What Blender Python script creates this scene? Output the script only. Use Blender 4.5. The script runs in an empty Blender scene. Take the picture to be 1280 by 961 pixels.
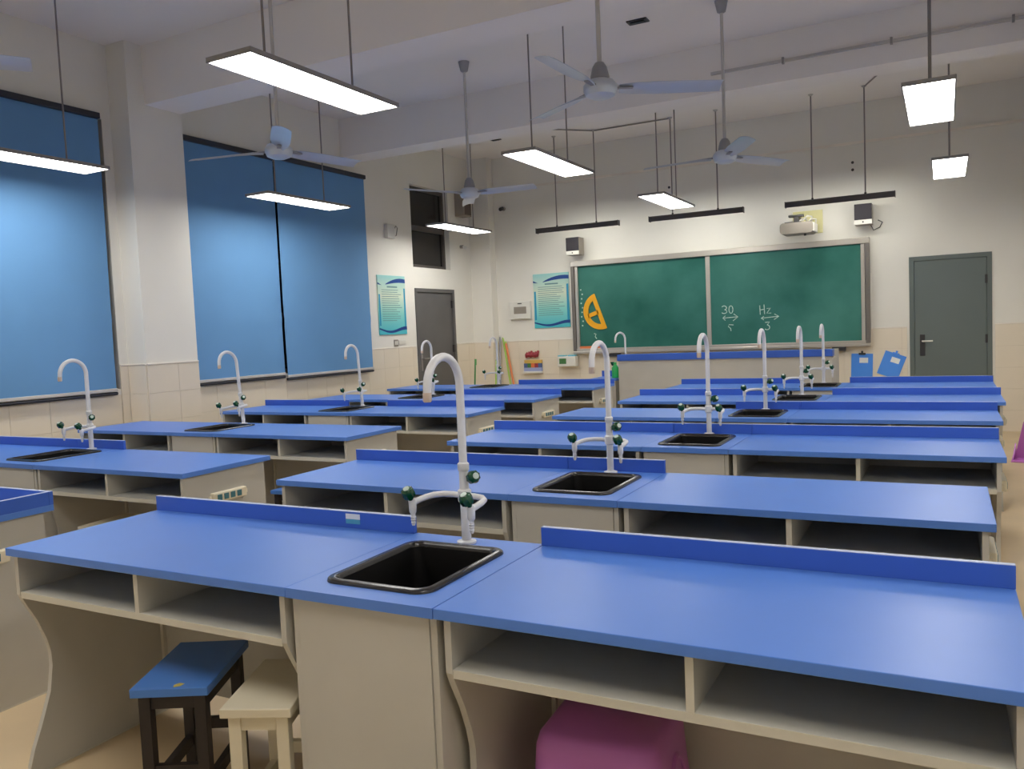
import bpy, bmesh, math, random
from mathutils import Vector, Matrix
random.seed(7)
scene = bpy.context.scene
COL = scene.collection
PI = math.pi

# ------------------------------------------------------------------ camera, world, exposure
def setup_camera():
    cd = bpy.data.cameras.new('camera'); cam = bpy.data.objects.new('camera', cd); COL.objects.link(cam)
    yaw, pit, rol = math.radians(-27.816), math.radians(-3.69), math.radians(-2.436)
    F = Vector((math.sin(yaw)*math.cos(pit), math.cos(yaw)*math.cos(pit), math.sin(pit)))
    r = Vector((math.cos(yaw), -math.sin(yaw), 0)); u = r.cross(F)
    r2 = r*math.cos(rol)+u*math.sin(rol); u2 = -r*math.sin(rol)+u*math.cos(rol)
    m = Matrix((r2, u2, -F)).transposed().to_4x4(); m.translation = Vector((0, 0, 1.42))
    cam.matrix_world = m
    cd.sensor_width = 36; cd.lens = 1029.6/1280*36; cd.clip_start = .05
    scene.camera = cam
setup_camera()
world = bpy.data.worlds.new('world'); scene.world = world; world.use_nodes = True
world.node_tree.nodes['Background'].inputs[0].default_value = (.03, .035, .045, 1)
world.node_tree.nodes['Background'].inputs[1].default_value = 1.0
scene.view_settings.view_transform = 'Standard'; scene.view_settings.look = 'None'
scene.view_settings.gamma = 1; scene.view_settings.use_curve_mapping = False
scene.view_settings.exposure = 1.52
PANEL_POWER = 7.5        # radiance of the pendant LED panels
BOARD_POWER = 10.0       # radiance of the blackboard lamps

# room measures (metres); x to the right, y towards the blackboard, z up
XL, XR, YB, W, ZC = -6.45, 1.0, -1.2, 11.2, 4.05
ZT = .78                 # bench top height

# ------------------------------------------------------------------ materials
def srgb(r, g, b):
    f = lambda c: (c/255/12.92) if c/255 <= .04045 else ((c/255+.055)/1.055)**2.4
    return (f(r), f(g), f(b), 1)
MATS = {}
def mat(name, col, rough=.5, spec=.5, metal=0., var=.06, vscale=3., bump=0., bscale=60., emit=0., ecol=None, col2=None, coat=0.):
    m = bpy.data.materials.new(name); m.use_nodes = True; nt = m.node_tree; b = nt.nodes['Principled BSDF']
    b.inputs['Roughness'].default_value = rough; b.inputs['Metallic'].default_value = metal
    b.inputs['Specular IOR Level'].default_value = spec; b.inputs['Coat Weight'].default_value = coat
    tc = nt.nodes.new('ShaderNodeTexCoord')
    n = nt.nodes.new('ShaderNodeTexNoise'); n.inputs['Scale'].default_value = vscale; n.inputs['Detail'].default_value = 5
    nt.links.new(tc.outputs['Object'], n.inputs['Vector'])
    rp = nt.nodes.new('ShaderNodeValToRGB')
    c = Vector(col[:3]); lo = c*(1-var); hi = c*(1+var)
    if col2: lo, hi = c, Vector(col2[:3])
    rp.color_ramp.elements[0].position = .35; rp.color_ramp.elements[1].position = .65
    rp.color_ramp.elements[0].color = (*lo, 1); rp.color_ramp.elements[1].color = (*hi, 1)
    nt.links.new(n.outputs['Fac'], rp.inputs['Fac']); nt.links.new(rp.outputs['Color'], b.inputs['Base Color'])
    if bump:
        n2 = nt.nodes.new('ShaderNodeTexNoise'); n2.inputs['Scale'].default_value = bscale; n2.inputs['Detail'].default_value = 3
        nt.links.new(tc.outputs['Object'], n2.inputs['Vector'])
        bp = nt.nodes.new('ShaderNodeBump'); bp.inputs['Strength'].default_value = bump; bp.inputs['Distance'].default_value = .01
        nt.links.new(n2.outputs['Fac'], bp.inputs['Height']); nt.links.new(bp.outputs['Normal'], b.inputs['Normal'])
    if emit:
        b.inputs['Emission Color'].default_value = ecol or (1, 1, 1, 1); b.inputs['Emission Strength'].default_value = emit
    MATS[name] = m; return m
mat('wall_paint', srgb(233, 230, 221), .8, .3, var=.02, vscale=1.2, bump=.05, bscale=40)
mat('ceiling_paint', srgb(243, 238, 233), .9, .2, var=.02, vscale=.8)
mat('wall_tile', srgb(232, 221, 202), .32, .5, var=.02, vscale=2.)
mat('tile_grout', srgb(208, 196, 176), .8, .3)
mat('trim_white', srgb(236, 228, 216), .5)
mat('floor_vinyl', srgb(210, 187, 151), .42, .5, var=.05, vscale=2.5, bump=.03, bscale=120)
mat('blue_laminate', srgb(84, 130, 214), .38, .5, var=.03, vscale=2.2, bump=.02, bscale=300)
mat('blue_edge', srgb(56, 104, 190), .45, .4, var=.03)
mat('blue_splash', srgb(60, 100, 196), .42, .4, var=.03)
mat('edge_white', srgb(190, 200, 225), .5)
mat('melamine', srgb(192, 188, 178), .5, .4, var=.03, vscale=4., bump=.02, bscale=200)
mat('melamine_edge', srgb(206, 201, 186), .5, .4, var=.03)
mat('black_plastic', srgb(20, 18, 19), .3, .5)
mat('sink_black', srgb(10, 9, 9), .6, .2)
mat('sink_rim', srgb(34, 31, 31), .25, .6)
mat('faucet_white', srgb(226, 226, 228), .3, .5, var=.01)
mat('nozzle_beige', srgb(222, 200, 180), .4)
mat('knob_green', srgb(10, 74, 44), .2, .6, var=.1)
mat('knob_cap', srgb(200, 215, 205), .3)
mat('socket_cream', srgb(232, 222, 196), .35)
mat('socket_face', srgb(70, 120, 130), .4)
mat('stool_blue', srgb(74, 128, 206), .4, var=.06)
mat('stool_dark', srgb(38, 30, 28), .5)
mat('stool_cream', srgb(226, 216, 190), .5)
mat('chip_yellow', srgb(200, 180, 90), .7)
mat('purple_plastic', srgb(190, 112, 190), .4, .5, var=.03)
mat('door_grey', srgb(102, 112, 110), .5, .4, var=.02)
mat('door_frame_grey', srgb(96, 106, 103), .5)
mat('dark_grey_door', srgb(96, 94, 93), .5)
mat('dark_metal', srgb(52, 50, 52), .4)
mat('bar_lamp_grey', srgb(84, 80, 80), .5)
mat('lamp_metal', srgb(150, 146, 144), .4, metal=.3)
mat('rod_metal', srgb(140, 134, 132), .4, metal=.4)
mat('rod_white', srgb(196, 192, 188), .4)
mat('fan_metal', srgb(196, 204, 216), .28, .5, metal=.3, var=.02)
mat('fan_grey', srgb(150, 150, 154), .4)
mat('alu', srgb(192, 186, 176), .35, metal=.6, var=.02)
mat('alu_dark', srgb(120, 114, 108), .4, metal=.4)
mat('chalkboard', srgb(22, 96, 84), .55, .35, col2=srgb(66, 130, 118), vscale=1.1)
mat('chalk', srgb(196, 220, 208), .9, var=.15, vscale=60)
mat('chalk_orange', srgb(225, 130, 80), .8)
mat('protractor_yellow', srgb(244, 176, 22), .4, var=.03)
mat('protractor_edge', srgb(120, 80, 20), .5)
mat('blind_blue', srgb(106, 154, 200), .7, .25, var=.03, vscale=1.5, bump=.15, bscale=5.)
mat('blind_rail', srgb(44, 46, 56), .5)
mat('blind_bar', srgb(200, 196, 190), .5)
mat('glass_dark', srgb(38, 36, 36), .15, .5)
mat('window_frame', srgb(84, 78, 74), .5)
mat('vent_board', srgb(96, 84, 78), .6)
mat('poster_blue', srgb(10, 62, 136), .5)
mat('poster_teal', srgb(28, 150, 190), .5)
mat('poster_text', srgb(110, 150, 150), .6)
mat('speaker_black', srgb(40, 36, 44), .7, bump=.1)
mat('device_white', srgb(224, 222, 214), .4)
mat('device_grey', srgb(150, 142, 132), .45)
mat('panel_yellow', srgb(222, 216, 160), .6)
mat('stick_orange', srgb(228, 134, 84), .5)
mat('stick_green', srgb(176, 214, 96), .5)
mat('stick_grey', srgb(160, 160, 170), .4)
mat('hose_green', srgb(80, 150, 90), .4)
mat('bottle_green', srgb(30, 168, 84), .35)
mat('red_brown', srgb(160, 60, 70), .6, var=.2, vscale=30)
mat('clip_blue', srgb(80, 150, 246), .4, var=.02)
mat('paper', srgb(236, 238, 240), .7)
mat('sticker_teal', srgb(80, 160, 190), .5)
mat('rack_orange', srgb(226, 120, 70), .5); mat('rack_yellow', srgb(220, 180, 90), .5); mat('rack_blue', srgb(80, 100, 150), .5)
mat('rack_lilac', srgb(160, 170, 210), .5); mat('label_green', srgb(70, 120, 70), .5); mat('cyan_tape', srgb(110, 190, 210), .5)
mat('panel_light', (1, 1, 1, 1), .5, emit=PANEL_POWER, ecol=(1, .975, .93, 1))
mat('board_light', (1, 1, 1, 1), .5, emit=BOARD_POWER, ecol=(1, .985, .90, 1))

def poster_material():
    m = bpy.data.materials.new('poster_print'); m.use_nodes = True; nt = m.node_tree; b = nt.nodes['Principled BSDF']
    tc = nt.nodes.new('ShaderNodeTexCoord'); sp = nt.nodes.new('ShaderNodeSeparateXYZ'); rp = nt.nodes.new('ShaderNodeValToRGB')
    nt.links.new(tc.outputs['Generated'], sp.inputs[0]); nt.links.new(sp.outputs['Z'], rp.inputs['Fac'])
    e = rp.color_ramp.elements; e[0].position = 0; e[0].color = srgb(70, 190, 206); e[1].position = 1; e[1].color = srgb(150, 208, 206)
    k = e.new(.65); k.color = srgb(216, 228, 206)
    k = e.new(.35); k.color = srgb(140, 214, 206)
    nt.links.new(rp.outputs['Color'], b.inputs['Base Color']); b.inputs['Roughness'].default_value = .45
    MATS['poster_print'] = m
poster_material()

# ------------------------------------------------------------------ mesh helpers
class MB:
    def __init__(s): s.v = []; s.f = []; s.sm = []
    def add(s, vs, fs, smooth=False):
        o = len(s.v); s.v += [tuple(p) for p in vs]
        for f in fs: s.f.append(tuple(i+o for i in f)); s.sm.append(smooth)
        return s
    def box(s, x0, x1, y0, y1, z0, z1, bev=0.):
        if bev <= 0:
            vs = [(x, y, z) for z in (z0, z1) for y in (y0, y1) for x in (x0, x1)]
            return s.add(vs, [(0, 2, 3, 1), (4, 5, 7, 6), (0, 1, 5, 4), (2, 6, 7, 3), (0, 4, 6, 2), (1, 3, 7, 5)])
        bm = bmesh.new(); bmesh.ops.create_cube(bm, size=1)
        for v in bm.verts: v.co = Vector(((x0+x1)/2+v.co.x*(x1-x0), (y0+y1)/2+v.co.y*(y1-y0), (z0+z1)/2+v.co.z*(z1-z0)))
        bmesh.ops.bevel(bm, geom=list(bm.edges), offset=bev, segments=2, affect='EDGES', profile=.5)
        bm.verts.ensure_lookup_table()
        s.add([v.co.copy() for v in bm.verts], [[v.index for v in f.verts] for f in bm.faces]); bm.free(); return s
    def prism(s, poly, axis, a, b):
        """poly: 2-D outline; axis 'x': (y,z), 'y': (x,z), 'z': (x,y)"""
        put = {'x': lambda p, t: (t, p[0], p[1]), 'y': lambda p, t: (p[0], t, p[1]), 'z': lambda p, t: (p[0], p[1], t)}[axis]
        n = len(poly); vs = [put(p, a) for p in poly]+[put(p, b) for p in poly]
        fs = [tuple(range(n))[::-1], tuple(range(n, 2*n))]+[(i, (i+1) % n, n+(i+1) % n, n+i) for i in range(n)]
        return s.add(vs, fs)
    def tube(s, pts, r, n=10, caps=True):
        P = [Vector(p) for p in pts]; rs = r if isinstance(r, (list, tuple)) else [r]*len(P)
        T = []
        for i in range(len(P)):
            t = (P[min(i+1, len(P)-1)]-P[max(i-1, 0)]); t = t.normalized() if t.length > 1e-9 else (T[-1] if T else Vector((0, 0, 1))); T.append(t)
        a = Vector((0, 0, 1)) if abs(T[0].z) < .9 else Vector((1, 0, 0))
        N = (a-T[0]*a.dot(T[0])).normalized(); vs = []
        for i, p in enumerate(P):
            N = (N-T[i]*N.dot(T[i])).normalized(); B = T[i].cross(N)
            for k in range(n):
                an = 2*PI*k/n; vs.append(p+(N*math.cos(an)+B*math.sin(an))*rs[i])
        fs = [(i*n+k, i*n+(k+1) % n, (i+1)*n+(k+1) % n, (i+1)*n+k) for i in range(len(P)-1) for k in range(n)]
        s.add(vs, fs, True)
        if caps:
            m = (len(P)-1)*n; s.add(vs[:n], [tuple(range(n))[::-1]]); s.add(vs[m:m+n], [tuple(range(n))])
        return s
    def build(s, name, m, parent=None, loc=(0, 0, 0), rotz=0.):
        return place(name, s.mesh(name, m), parent, loc, rotz)
    def mesh(s, name, m):
        me = bpy.data.meshes.new(name); me.from_pydata(s.v, [], s.f)
        me.polygons.foreach_set('use_smooth', s.sm)
        bm = bmesh.new(); bm.from_mesh(me); bmesh.ops.recalc_face_normals(bm, faces=bm.faces); bm.to_mesh(me); bm.free()
        if any(s.sm): me.set_sharp_from_angle(angle=math.radians(40))
        me.materials.append(MATS[m]); return me
def place(name, me, parent=None, loc=(0, 0, 0), rotz=0.):
    o = bpy.data.objects.new(name, me); COL.objects.link(o); o.location = loc; o.rotation_euler = (0, 0, rotz)
    if parent: o.parent = parent
    return o
def thing(name, label, cat, loc=(0, 0, 0), group=None, rotz=0.):
    o = bpy.data.objects.new(name, None); COL.objects.link(o); o.location = loc; o.rotation_euler = (0, 0, rotz)
    o.empty_display_size = .1
    return tag(o, label, cat, group)
def tag(o, label, cat, group=None):
    o['label'] = label; o['category'] = cat
    if group: o['group'] = group
    return o
def struct(o, label=None):
    o['kind'] = 'structure'
    if label: o['label'] = label
    return o
def box(name, m, b, parent=None, bev=0.): return MB().box(*b, bev=bev).build(name, m, parent)
CACHE = {}
def shared(key, fn):
    if key not in CACHE: CACHE[key] = fn()
    return CACHE[key]
def rrect(x0, x1, y0, y1, r, n=5):
    out = []
    for cx, cy, a0 in ((x1-r, y1-r, 0), (x0+r, y1-r, 90), (x0+r, y0+r, 180), (x1-r, y0+r, 270)):
        for k in range(n+1):
            a = math.radians(a0+90*k/n); out.append((cx+r*math.cos(a), cy+r*math.sin(a)))
    return out

# ------------------------------------------------------------------ the room
def wall_grid(a0, a1, z0, z1, holes):
    xs = sorted({a0, a1, *[h[0] for h in holes], *[h[1] for h in holes]}); zs = sorted({z0, z1, *[h[2] for h in holes], *[h[3] for h in holes]})
    for i in range(len(xs)-1):
        for j in range(len(zs)-1):
            cx, cz = (xs[i]+xs[i+1])/2, (zs[j]+zs[j+1])/2
            if not any(h[0] < cx < h[1] and h[2] < cz < h[3] for h in holes): yield xs[i], xs[i+1], zs[j], zs[j+1]
floor = struct(box('floor', 'floor_vinyl', (XL-.2, XR+.2, YB-.2, W+.2, -.1, 0)), 'plain tan floor of the laboratory classroom')
ceiling = struct(box('ceiling', 'ceiling_paint', (XL-.2, XR+.2, YB-.2, W+.2, ZC, ZC+.1)), 'off-white painted ceiling crossed by two beams')
for y0, y1, zb in ((5.08, 5.46, 3.54), (8.03, 8.38, 3.60)):
    box('ceiling_beam', 'ceiling_paint', (XL, XR, y0, y1, zb, ZC), ceiling)
LH = [(2.5, 4.82, 1.06, 3.40), (5.56, 8.36, 1.06, 3.40), (9.47, 10.49, 0, 2.07), (9.47, 10.44, 2.36, 3.49)]
m = MB()
for a, b, c, d in wall_grid(YB-.2, W+.2, 0, ZC, LH): m.box(XL-.2, XL, a, b, c, d)
wall_left = struct(m.build('wall_left', 'wall_paint'), 'left wall with blue-blinded windows above cream tiles')
FH = [(-.36, .47, 0, 2.09)]
m = MB()
for a, b, c, d in wall_grid(XL, XR, 0, ZC, FH): m.box(a, b, W, W+.2, c, d)
wall_front = struct(m.build('wall_front', 'wall_paint'), 'front wall carrying the green chalkboard')
wall_right = struct(box('wall_right', 'wall_paint', (XR, XR+.2, YB-.2, W+.2, 0, ZC)), 'right wall of the classroom')
wall_back = struct(box('wall_back', 'wall_paint', (XL, XR, YB-.2, YB, 0, ZC)), 'rear wall of the classroom')
box('pillar', 'wall_paint', (XL, -6.21, 4.91, 5.475, 0, ZC), wall_left)
box('corner_pillar', 'wall_paint', (XL, -6.10, 11.03, W, 0, ZC), wall_left)
# tiled wainscot: 0.33 x 0.25 m tiles on a grout bed, white cap strip on top
TH, TW, WT = .252, .33, 1.26
def tile_mesh(w, axis):
    g = .0012
    if axis == 'x': return shared(('tile', round(w, 3), 'x'), lambda: MB().box(0, .008, g, w-g, g, TH-g, bev=.0008).mesh('tile', 'wall_tile'))
    return shared(('tile', round(w, 3), 'y'), lambda: MB().box(g, w-g, -.008, 0, g, TH-g, bev=.0008).mesh('tile', 'wall_tile'))
def tiles(axis, fixed, a0, a1, parent, lowest=0):
    """run of tiles along y on a wall facing +x (axis 'x') or along x on a wall facing -y (axis 'y')"""
    if axis == 'x': box('grout_bed', 'tile_grout', (fixed, fixed+.004, a0, a1, 0, WT), parent); box('tile_cap', 'trim_white', (fixed, fixed+.016, a0, a1, WT, WT+.014), parent, .003)
    else: box('grout_bed', 'tile_grout', (a0, a1, fixed-.004, fixed, 0, WT), parent); box('tile_cap', 'trim_white', (a0, a1, fixed-.016, fixed, WT, WT+.014), parent, .003)
    a = a0
    while a < a1-.02:
        w = min(TW, a1-a)
        for r in range(lowest, 5):
            loc = (fixed+.003, a, r*TH) if axis == 'x' else (a, fixed-.003, r*TH)
            place('tile', tile_mesh(w, axis), parent, loc)
        a += TW
def wide_tiles(fixed, y0, y1, z1):
    box('grout_bed', 'tile_grout', (fixed, fixed+.004, y0, y1, 0, z1), wall_left)
    a = y0
    while a < y1-.02:
        w = min(TW, y1-a)
        for r in range(0, 4): place('tile', tile_mesh(w, 'x'), wall_left, (fixed+.003, a, r*TH))
        a += TW
wide_tiles(XL, 2.5, 4.82, 4*TH); wide_tiles(XL, 5.56, 8.36, 4*TH)
tiles('x', XL, 4.82, 4.90, wall_left); tiles('x', -6.21, 4.91, 5.475, wall_left); tiles('y', 4.91, XL+.012, -6.21, wall_left)
tiles('x', XL, 8.36, 9.44, wall_left); tiles('x', XL, 10.52, 11.03, wall_left); tiles('y', 11.03, XL+.012, -6.10, wall_left)
tiles('x', -6.10, 11.03, W-.012, wall_left)
tiles('y', W, -6.08, -.41, wall_front); tiles('y', W, .52, XR, wall_front)
box('conduit', 'trim_white', (-6.1, XR, W-.025, W, 3.55, 3.58), wall_front)
box('beam_conduit', 'rod_white', (-1.95, XR, 8.0, 8.03, 3.765, 3.79), ceiling)
for x in (-1.3, -.4, .5): box('conduit_clip', 'lamp_metal', (x, x+.02, 7.99, 8.03, 3.75, 3.805), ceiling)
# windows behind the blinds, transom light over the left door
def window(n, y0, y1, z0, z1, cols, label):
    o = bpy.data.objects.new('window_%d' % n, None); COL.objects.link(o); struct(o, label)
    m = MB(); t = .05
    m.box(XL-.14, XL-.09, y0, y1, z0, z0+t).box(XL-.14, XL-.09, y0, y1, z1-t, z1)
    for k in range(cols+1):
        y = y0+(y1-y0-t)*k/cols; m.box(XL-.14, XL-.09, y, y+t, z0+t, z1-t)
    m.build('window_frame', 'window_frame', o)
    for k in range(cols): box('pane', 'glass_dark', (XL-.12, XL-.11, y0+t+(y1-y0-t)*k/cols, y0+(y1-y0-t)*(k+1)/cols, z0+t, z1-t), o)
    return o
window(1, *LH[0], 2, 'window behind the near blue roller blind')
window(2, *LH[1], 3, 'window behind the pair of blue roller blinds')
o = bpy.data.objects.new('window_3', None); COL.objects.link(o); struct(o, 'dark two-pane transom window above the left door')
y0, y1, z0, z1 = LH[3]
m = MB(); m.box(XL-.14, XL-.08, y0, y1, z0, z0+.05).box(XL-.14, XL-.08, y0, y1, z1-.05, z1).box(XL-.14, XL-.08, y0, y0+.05, z0+.05, z1-.05).box(XL-.14, XL-.08, y1-.05, y1, z0+.05, z1-.05).box(XL-.14, XL-.07, y0+.05, y1-.05, 2.88, 2.95)
m.build('window_frame', 'window_frame', o)
box('pane', 'glass_dark', (XL-.12, XL-.11, y0+.05, y1-.05, z0+.05, 2.88), o); box('pane', 'glass_dark', (XL-.12, XL-.11, y0+.05, y1-.05, 2.95, z1-.05), o)
# doors
o = bpy.data.objects.new('door_1', None); COL.objects.link(o); struct(o, 'plain dark grey door in the left wall under the transom window')
y0, y1, z0, z1 = LH[2]
MB().box(XL-.12, XL+.015, y0, y0+.05, 0, z1-.05).box(XL-.12, XL+.015, y1-.05, y1, 0, z1-.05).box(XL-.12, XL+.015, y0, y1, z1-.05, z1).build('door_frame', 'dark_grey_door', o)
box('door_leaf', 'dark_grey_door', (XL-.06, XL-.01, y0+.052, y1-.052, .01, z1-.052), o, .004)
for z in (.3, 1.15, 1.8): box('hinge', 'dark_metal', (XL-.012, XL+.02, y1-.075, y1-.04, z, z+.11), o, .003)
h = box('lock_plate', 'lamp_metal', (XL-.011, XL, y0+.09, y0+.13, .92, 1.16), o, .003)
MB().tube([(XL, y0+.11, 1.09), (XL+.045, y0+.11, 1.09), (XL+.05, y0+.13, 1.09), (XL+.05, y0+.22, 1.09)], .008, 8).build('handle', 'lamp_metal', o)
o = bpy.data.objects.new('door_2', None); COL.objects.link(o); struct(o, 'grey-green metal door to the right of the chalkboard')
x0, x1, z0, z1 = FH[0]
MB().box(x0-.022, x0+.03, W-.012, W+.12, 0, z1-.03).box(x1-.03, x1+.022, W-.012, W+.12, 0, z1-.03).box(x0-.022, x1+.022, W-.012, W+.12, z1-.03, z1+.022).build('door_frame', 'door_frame_grey', o)
box('door_leaf', 'door_grey', (x0+.032, x1-.032, W-.004, W+.05, .01, z1-.032), o, .004)
box('lock_plate', 'dark_metal', (x0+.09, x0+.145, W-.012, W, .91, 1.17), o, .004)
MB().tube([(x0+.117, W-.01, 1.09), (x0+.117, W-.05, 1.09), (x0+.135, W-.055, 1.09), (x0+.23, W-.055, 1.09)], .009, 8).build('handle', 'device_white', o)
for z in (.25, 1.05, 1.75): box('hinge', 'dark_metal', (x1-.05, x1-.025, W-.018, W+.005, z, z+.1), o, .003)

# ------------------------------------------------------------------ roller blinds
def blind(y0, y1, z0, z1, label, x=XL+.045, seed=0):
    t = thing('roller_blind', label, 'blind', (XL, (y0+y1)/2, z0), 'blue roller blinds on the left wall')
    rnd = random.Random(seed); hw = (y1-y0)/2; ny, nz = 26, 30; H = z1-z0; vs = []
    ph = [rnd.uniform(0, 6) for _ in range(4)]
    for side in (0, 1):
        for j in range(nz+1):
            for i in range(ny+1):
                u, v = i/ny, j/nz
                w = .010*(1-v)**2*math.sin(u*9+ph[0]+v*3)+.005*math.sin(u*5+v*4+ph[1])*(1-v)+.006*math.exp(-((v-.27)/.012)**2)
                vs.append((x-XL+w-side*.0015, -hw+2*hw*u, v*H))
    N = (ny+1)*(nz+1); fs = []
    for j in range(nz):
        for i in range(ny):
            a = j*(ny+1)+i; q = (a, a+1, a+ny+2, a+ny+1); fs.append(q); fs.append(tuple(N+k for k in q[::-1]))
    MB().add(vs, fs, True).build('fabric', 'blind_blue', t)
    MB().box(x-XL-.03, x-XL+.035, -hw-.004, hw+.004, H-.005, H+.045, bev=.006).build('headrail', 'blind_rail', t)
    MB().box(x-XL-.010, x-XL+.014, -hw, hw, -.012, .016, bev=.004).build('bottom_bar', 'blind_bar', t)
    MB().tube([(x-XL-.002, -hw, -.030), (x-XL-.002, hw, -.030)], .014, 8).build('lower_rail', 'blind_rail', t)
blind(2.55, 4.75, 1.055, 3.385, 'blue roller blind left of the white wall pillar', seed=1)
blind(5.53, 6.825, 1.06, 3.37, 'blue roller blind just right of the white wall pillar', seed=2)
blind(6.845, 8.385, 1.03, 3.385, 'blue roller blind nearest the left wall poster', x=XL+.06, seed=3)

# ------------------------------------------------------------------ lab benches
TT = .026                 # top thickness
CURVE = [(.016, ZT-TT), (.016, .622), (.030, .590), (.066, .519), (.092, .45), (.104, .40), (.105, .352), (.092, .265), (.070, .205), (.049, .152), (.022, .09), (.006, .04), (.002, 0)]
PANEL = CURVE+[(.575, 0), (.575, ZT-TT)]
DEP = .61
def panel_mesh(): return MB().prism(PANEL, 'x', 0, .018).mesh('end_panel', 'melamine')
def socket(t, x, side):
    """power strip on an end panel; side = -1 faces left, +1 faces right"""
    s = MB().box(0, .03*side, .18, .41, .592, .645, bev=.006) if side > 0 else MB().box(-.03, 0, .18, .41, .592, .645, bev=.006)
    b = s.build('power_socket', 'socket_cream', t, (x, 0, 0))
    for k in range(4):
        y = .205+.045*k; xs = (.0295, .033) if side > 0 else (-.033, -.0295)
        MB().box(*xs, y, y+.03, .603, .634, bev=.001).build('outlet', 'socket_face', b)
    for y in (.168, .412): MB().box(*((0, .02) if side > 0 else (-.02, 0)), y, y+.012, .607, .63, bev=.003).build('mounting_lug', 'socket_cream', b)
def lab_table(x, y, w, label, splash, end, group, end_splash=False):
    t = thing('lab_table', label, 'table', (x, y, 0), group)
    wk = round(w, 3)
    place('tabletop', shared(('top', wk), lambda: MB().box(0.0008, w-.0008, 0, DEP, ZT-TT, ZT, bev=.002).mesh('tabletop', 'blue_laminate')), t)
    pm = shared('panel', panel_mesh)
    for px in (.02, w-.038): place('end_panel', pm, t, (px, 0, 0))
    for px in (.02, w-.038): place('base_strip', shared('strip', lambda: MB().box(-.002, .020, .004, .573, .0, .006).mesh('base_strip', 'melamine_edge')), t, (px, 0, 0))
    place('shelf', shared(('shelf', wk), lambda: MB().box(.038, w-.038, .018, .556, .61, .632, bev=.001).mesh('shelf', 'melamine_edge')), t)
    place('divider', shared(('div', wk), lambda: MB().box(w/2-.009, w/2+.009, .018, .556, .632, ZT-TT).mesh('divider', 'melamine_edge')), t)
    place('back_panel', shared(('back', wk), lambda: MB().box(.038, w-.038, .556, .574, .10, ZT-TT).mesh('back_panel', 'melamine')), t)
    if splash:
        s = place('splashback', shared(('splash', wk), lambda: MB().box(0.001, w-.001, DEP-.018, DEP, ZT, ZT+.055, bev=.001).mesh('splashback', 'blue_splash')), t)
        place('edge_band', shared(('band', wk), lambda: MB().box(0.002, w-.002, DEP-.017, DEP-.001, ZT+.055, ZT+.0565).mesh('edge_band', 'edge_white')), s)
    if end_splash:
        s = MB().box(w-.019, w-.001, 0, DEP-.019, ZT, ZT+.055, bev=.001).build('end_splashback', 'blue_splash', t)
        MB().box(w-.018, w-.002, 0.001, DEP-.02, ZT+.055, ZT+.0565).build('edge_band', 'edge_white', s)
    place('cleat', shared('cleat', lambda: MB().box(.038, .052, .540, .556, .10, .61).mesh('cleat', 'melamine_edge')), t)
    if end < 0: socket(t, .02, -1)
    if end > 0: socket(t, w-.02, 1)
    return t
SX0, SX1, SY0, SY1 = .054, .394, .070, .508       # sink opening within the .456 m wide cabinet
CW = .456
def ring_top():
    m = MB(); h = .02; a = (SX0+h, SX1-h, SY0+h, SY1-h); e = .0008
    out = [(e, 0), (CW-e, 0), (CW-e, DEP), (e, DEP)]; inn = [(a[0], a[2]), (a[1], a[2]), (a[1], a[3]), (a[0], a[3])]
    vs = [(x, y, z) for z in (ZT-TT, ZT) for (x, y) in out+inn]; fs = []
    for i in range(4):
        j = (i+1) % 4
        fs += [(8+i, 8+j, 12+j, 12+i), (i, 4+i, 4+j, j), (i, j, 8+j, 8+i), (4+i, 12+i, 12+j, 4+j)]
    return m.add(vs, fs).mesh('worktop', 'blue_laminate')
def sink_rim():
    m = MB(); loops = [(0, .000, .05), (.001, .006, .05), (.005, .009, .046), (.020, .010, .036), (.026, .004, .032), (.028, -.004, .03)]
    vs = []; n = 0
    for off, z, r in loops:
        L = rrect(SX0+off, SX1-off, SY0+off, SY1-off, r, 6); n = len(L); vs += [(x, y, ZT+z) for x, y in L]
    fs = [(k*n+i, k*n+(i+1) % n, (k+1)*n+(i+1) % n, (k+1)*n+i) for k in range(len(loops)-1) for i in range(n)]
    return m.add(vs, fs, True).mesh('rim', 'sink_rim')
def sink_basin():
    m = MB(); vs = []; n = 0; loops = [(.027, -.003, .03), (.034, -.06, .04), (.042, -.20, .05), (.075, -.235, .05)]
    for off, z, r in loops:
        L = rrect(SX0+off, SX1-off, SY0+off, SY1-off, r, 6); n = len(L); vs += [(x, y, ZT+z) for x, y in L]
    fs = [(k*n+i, k*n+(i+1) % n, (k+1)*n+(i+1) % n, (k+1)*n+i) for k in range(len(loops)-1) for i in range(n)]
    fs.append(tuple(range((len(loops)-1)*n, len(loops)*n)))
    return m.add(vs, fs, True).mesh('sink_basin', 'sink_black')
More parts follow.
